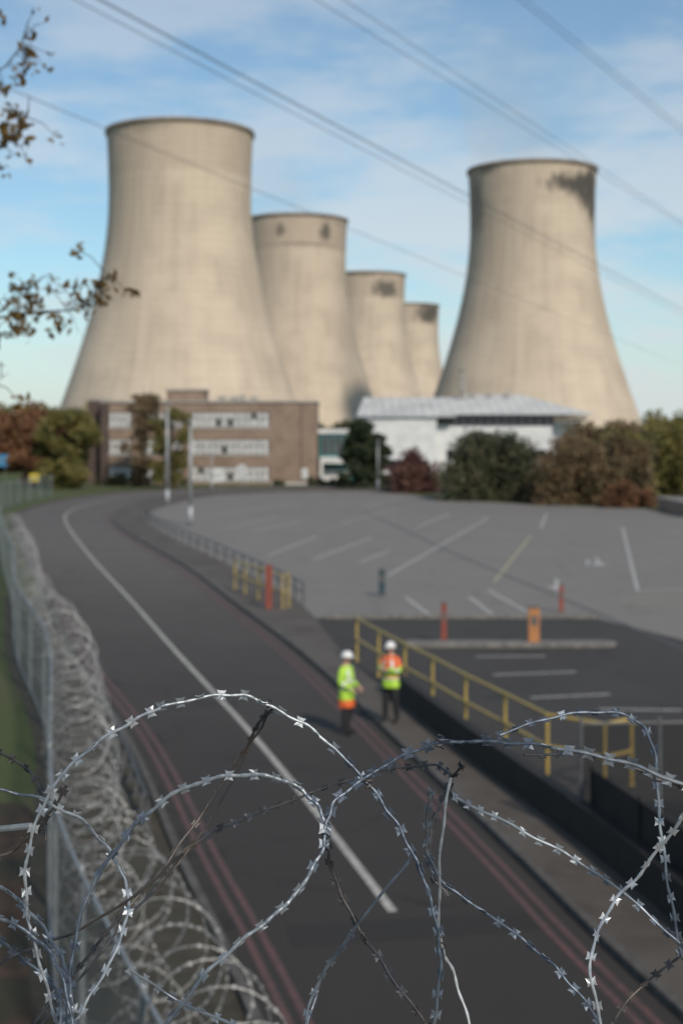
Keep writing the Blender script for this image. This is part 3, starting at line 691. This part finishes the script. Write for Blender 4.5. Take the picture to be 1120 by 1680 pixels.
def person(x,y,z,rot,elb,wri,coat_z,orange,stance=.0,lean=0):
    e=empty('worker_in_hi_vis',(x,y,z)); e.rotation_euler=(0,0,rot)
    V=[(0,0,.96),(0,0,1.12),(0,.01,1.32),(0,.02,1.47),(0,.01,1.56),(0,0,1.62)]; E=[(0,1),(1,2),(2,3),(3,4),(4,5)]; Rr=[(.15,.12),(.15,.12),(.17,.125),(.09,.08),.056,.05]
    arms=[]
    for s in (-1,1):
        n=len(V); sh=(s*.185,.015,1.43); el=(s*elb[0],elb[1],elb[2]); wr=(s*wri[0],wri[1],wri[2])
        V+=[sh,((sh[0]+el[0])/2,(sh[1]+el[1])/2,(sh[2]+el[2])/2),el,((wr[0]+el[0])/2,(wr[1]+el[1])/2,(wr[2]+el[2])/2),wr]; E+=[(3,n),(n,n+1),(n+1,n+2),(n+2,n+3),(n+3,n+4)]; Rr+=[.08,.068,.058,.052,.036]
        n=len(V); V+=[(s*.095,0,.88),(s*.11,-.01+s*stance*.1,.68),(s*.12,-.015+s*stance*.5,.5),(s*.13,.01+s*stance,.28),(s*.135,.02+s*stance*1.2,.09),(s*.15,-.06+s*stance*1.2,.05),(s*.165,-.17+s*stance*1.2,.04)]
        E+=[(0,n)]+[(n+i,n+i+1) for i in range(6)]; Rr+=[.11,.098,.082,.076,.056,.045,.036]
        arms.append((Vector(el),Vector(wr),s))
    def mf(c):
        if c.z<.11: return 2
        if c.z>1.52: return 3
        if c.z<.9 and abs(c.x)<.24 and c.y>-.16 : return 1
        for el,wr,s in arms:
            d=(wr-el).normalized(); t=(c-el).dot(d)
            if c.x*s>0 and (c-el-d*t).length<.08:
                if .06<t<.11: return 4
        if orange=='top' and c.z>1.3: return 5
        return 0
    skinned('body',V,E,Rr,mf,[M_lime,M_trs,M_boot,M_skin,M_refl,M_hor],e)
    prof=[(coat_z,.205,.165,0),(coat_z+.06,.21,.17,0),((coat_z+.95)/2,.205,.165,0),(.96,.195,.155,0),(1.1,.195,.15,0),(1.2,.205,.155,0),(1.32,.215,.158,.005),(1.41,.185,.135,.01),(1.47,.115,.10,.015),(1.52,.075,.078,.015),(1.545,.07,.074,.015)]
    NU=32; v=[];f=[];mi=[]
    sub=[]
    for k in range(len(prof)-1):
        for q in range(4): sub.append(tuple(prof[k][i]+(prof[k+1][i]-prof[k][i])*q/4 for i in range(4)))
    sub.append(prof[-1])
    for k,(z_,rx,ry,oy) in enumerate(sub):
        for i in range(NU):
            a=2*math.pi*i/NU; w=1+.03*math.sin(a*5+z_*20)+.02*math.sin(a*9-z_*31)
            v.append((rx*w*math.cos(a),oy+ry*w*math.sin(a),z_))
    for k in range(len(sub)-1):
        zc=(sub[k][0]+sub[k+1][0])/2
        for i in range(NU):
            f.append((k*NU+i,k*NU+(i+1)%NU,(k+1)*NU+(i+1)%NU,(k+1)*NU+i)); m=0
            if orange=='hem' and zc<coat_z+.17: m=1
            if orange=='top' and zc>1.2 : m=1
            if orange=='top' and 1.0<zc<1.05: m=1
            if .98<zc<1.03 or 1.16<zc<1.2: m=2
            a=2*math.pi*(i+.5)/NU
            if zc>1.2 and abs(abs(math.cos(a))-.55)<.1: m=2
            mi.append(m)
    f.append(tuple(range(NU))[::-1]); mi.append(0)
    mesh('jacket',v,f,[M_lime,M_hor,M_refl],e,True,midx=mi)
    v=[];f=[];n1,n2=24,16
    for j in range(n2+1):
        ph=math.pi*j/n2; zz_=math.cos(ph); r=math.sin(ph)
        for i in range(n1):
            a=2*math.pi*i/n1; X=r*math.cos(a)*.075; Y=r*math.sin(a)*.095; Z=zz_*.118
            if zz_<-.1: X*=1+.38*(zz_+.1); Y*=1+.25*(zz_+.1)
            if Y<0 and abs(X)<.016 and -.045<Z<.02: Y-=.02*(1-abs(X)/.016)*(1-(Z+.0)/-.05 if Z<0 else .6)*.9+.004
            if Y<0 and .012<abs(X)<.045 and .0<Z<.028: Y+=.008
            v.append((X,Y,Z))
    for j in range(n2):
        for i in range(n1): f.append((j*n1+i,(j+1)*n1+i,(j+1)*n1+(i+1)%n1,j*n1+(i+1)%n1))
    mi=[1 if (sum(v[q][1] for q in g)/4>.02 and sum(v[q][2] for q in g)/4>-.05) else 0 for g in f]
    h=mesh('head',v,f,[M_skin,M_hair],e,True,midx=mi); h.location=(0,-.015,1.69)
    b=MB()
    for s in (-1,1):
        b.tube((s*.03,-.083,.012),(s*.03,-.091,.012),.011,.008,10,0)
        b.tube((s*.072,.0,-.02),(s*.086,.012,.0),.018,.026,10,1)
    b.tube((-.022,-.086,-.055),(.022,-.086,-.055),.006,.006,8,2)
    g=b.obj('face_features',[M_eye,M_skin,mat('lips',(.35,.13,.1))],e,True); g.location=(0,-.015,1.69)
    v=[];f=[];prof=[(.138,.03,1),(.118,.032,0),(.116,.06,0),(.108,.09,0),(.088,.12,0),(.055,.142,0),(.02,.15,0),(.001,.151,0)]
    for r,z_,br in prof:
        for i in range(28):
            a=2*math.pi*i/28; X=r*math.cos(a)*.9; Y=r*math.sin(a)*1.08
            if br: Y-= .035*max(0,-math.sin(a)); 
            rid=.005 if (abs(X)<.02 and z_>.08) else 0
            v.append((X,Y,z_+rid))
    for k in range(len(prof)-1):
        for i in range(28): f.append((k*28+i,k*28+(i+1)%28,(k+1)*28+(i+1)%28,(k+1)*28+i))
    h=mesh('hard_hat',v,f,M_helm,e,True); h.location=(0,-.015,1.69); h.modifiers.new('so','SOLIDIFY').thickness=.004
    for el,wr,s in arms:
        d=(wr-el).normalized(); side=Vector((0,0,1)).cross(d); 
        if side.length<.3: side=Vector((0,1,0))
        side.normalize(); nrm=d.cross(side)*(1)
        V=[tuple(wr-d*.01),tuple(wr+d*.05),tuple(wr+d*.085)]; E=[(0,1),(1,2)]; Rr=[(.026,.02),(.036,.016),(.036,.014)]
        for q in range(4):
            o_=(q-1.5)*.019; ln=(.07,.082,.076,.058)[q]; n=len(V); base=wr+d*.09+side*o_
            V+=[tuple(base),tuple(base+d*ln*.5-nrm*.008),tuple(base+d*ln*.8-nrm*.03),tuple(base+d*ln*.85-nrm*.048)]; E+=[(2,n),(n,n+1),(n+1,n+2),(n+2,n+3)]; Rr+=[.0095,.009,.0085,.007]
        n=len(V); V+=[tuple(wr+d*.035+side*.036*s),tuple(wr+d*.065+side*.055*s-nrm*.012),tuple(wr+d*.09+side*.056*s-nrm*.025)]; E+=[(1,n),(n,n+1),(n+1,n+2)]; Rr+=[.012,.011,.008]
        skinned('hand',V,E,Rr,lambda c:0,[M_skin],e,1)
    return e
person(.11,31.6,.012,math.radians(60),(.27,.02,1.15),(.17,-.2,1.05),.60,'hem',.03)
person(1.12,32.4,.106,math.radians(-35),(.27,-.04,1.18),(.08,-.27,1.25),.80,'top',.03)

# ------------------------------------------------------------------ steam plumes
def steam(name,x,y,z0,z1,r0,r1,dx,dens):
    m=bpy.data.materials.new('steam'); m.use_nodes=True; t=NT(m); t.n.remove(t.n['Principled BSDF'])
    vs=t.new('ShaderNodeVolumePrincipled'); vs.inputs['Color'].default_value=(.99,.99,.99,1); vs.inputs['Anisotropy'].default_value=-.2
    co=t.new('ShaderNodeTexCoord').outputs['Generated']; sp=t.new('ShaderNodeSeparateXYZ'); t.link(co,sp.inputs[0])
    nz=t.ramp(t.noise(t.mapping(co,(2,2,2)),1,4,.6),.3,.7)
    fx=t.math('MULTIPLY',t.math('SUBTRACT',sp.outputs[0],.5),2); fy=t.math('MULTIPLY',t.math('SUBTRACT',sp.outputs[1],.5),2)
    rr=t.math('SUBTRACT',1,t.math('ADD',t.math('MULTIPLY',fx,fx),t.math('MULTIPLY',fy,fy)),clamp=True)
    fz=t.math('MULTIPLY',t.math('SUBTRACT',1,t.ramp(sp.outputs[2],.3,1.)),t.ramp(sp.outputs[2],0,.1))
    t.link(t.math('MULTIPLY',t.math('MULTIPLY',t.math('MULTIPLY',nz,rr),fz),dens),vs.inputs['Density'])
    t.link(vs.outputs[0],t.n['Material Output'].inputs['Volume'])
    NU=24; v=[];K=6
    for k in range(K+1):
        f=k/K; r=r0+(r1-r0)*f
        for i in range(NU):
            a=2*math.pi*i/NU; v.append((x+dx*f+r*math.cos(a),y+r*math.sin(a),z0+(z1-z0)*f))
    f=[(k*NU+i,k*NU+(i+1)%NU,(k+1)*NU+(i+1)%NU,(k+1)*NU+i) for k in range(K) for i in range(NU)]+[tuple(range(NU))[::-1],tuple(range(K*NU,K*NU+NU))]
    o=mesh(name,v,f,m)
steam('steam_plume',78.8,589,112,186,25,36,-4,.014)
steam('steam_plume',-23.4,727,112,175,25,34,-2,.011)

# ------------------------------------------------------------------ world & sun
el=math.radians(37); az=math.radians(25)   # sun behind the viewer, to the right
w=bpy.data.worlds.new('World'); S.world=w; w.use_nodes=True; t=NT(w); bg=t.n['Background']
sky=t.new('ShaderNodeTexSky'); sky.sky_type='NISHITA'; sky.sun_disc=False; sky.sun_elevation=el; sky.sun_rotation=math.pi-az
sky.air_density=1.0; sky.dust_density=.5; sky.ozone_density=2.5; sky.altitude=0
co=t.new('ShaderNodeTexCoord').outputs['Generated']
n1=t.noise(t.mapping(co,(1.3,1.3,4.2)),3.4,9,.56)
n2=t.noise(t.mapping(co,(2,2,7)),6.5,8,.6)
cl_=t.ramp(t.math('ADD',t.math('MULTIPLY',n1,.7),t.math('MULTIPLY',n2,.3)),.44,.62)
sp=t.new('ShaderNodeSeparateXYZ'); t.link(co,sp.inputs[0])
low=t.math('SUBTRACT',1,t.ramp(sp.outputs[2],.0,.30))
haze=t.math('SUBTRACT',1,t.ramp(sp.outputs[2],-.02,.13))
fac=t.math('MULTIPLY',cl_,t.math('ADD',t.math('MULTIPLY',low,.5),.38),clamp=True)
c=t.mix(1.,sky.outputs[0],(.88,1.05,1.04),'MULTIPLY')
c=t.mix(.08,c,(5.5,5.9,6.2))
c=t.mix(fac,c,(6.3,6.6,6.8))
c=t.mix(t.math('MULTIPLY',haze,.75),c,(5.8,6.3,6.6))
t.link(c,bg.inputs[0]); bg.inputs[1].default_value=.11
sl=bpy.data.lights.new('sun','SUN'); sl.energy=3.3; sl.angle=math.radians(4); sl.color=(1,.885,.75)
so=bpy.data.objects.new('sun',sl); COL.objects.link(so)
d=Vector((math.sin(az)*math.cos(el),-math.cos(az)*math.cos(el),math.sin(el)))
so.rotation_euler=d.to_track_quat('Z','Y').to_euler()

# ------------------------------------------------------------------ camera
cd=bpy.data.cameras.new('camera'); cd.sensor_fit='VERTICAL'; cd.sensor_height=36; cd.sensor_width=24; cd.lens=50
cd.shift_y=-130/1680; cd.clip_start=.05; cd.clip_end=20000
cd.dof.use_dof=True; cd.dof.focus_distance=2.02; cd.dof.aperture_fstop=5.3
co_=bpy.data.objects.new('camera',cd); COL.objects.link(co_); co_.location=(0,0,6.7); co_.rotation_euler=(math.pi/2,0,0)
S.camera=co_
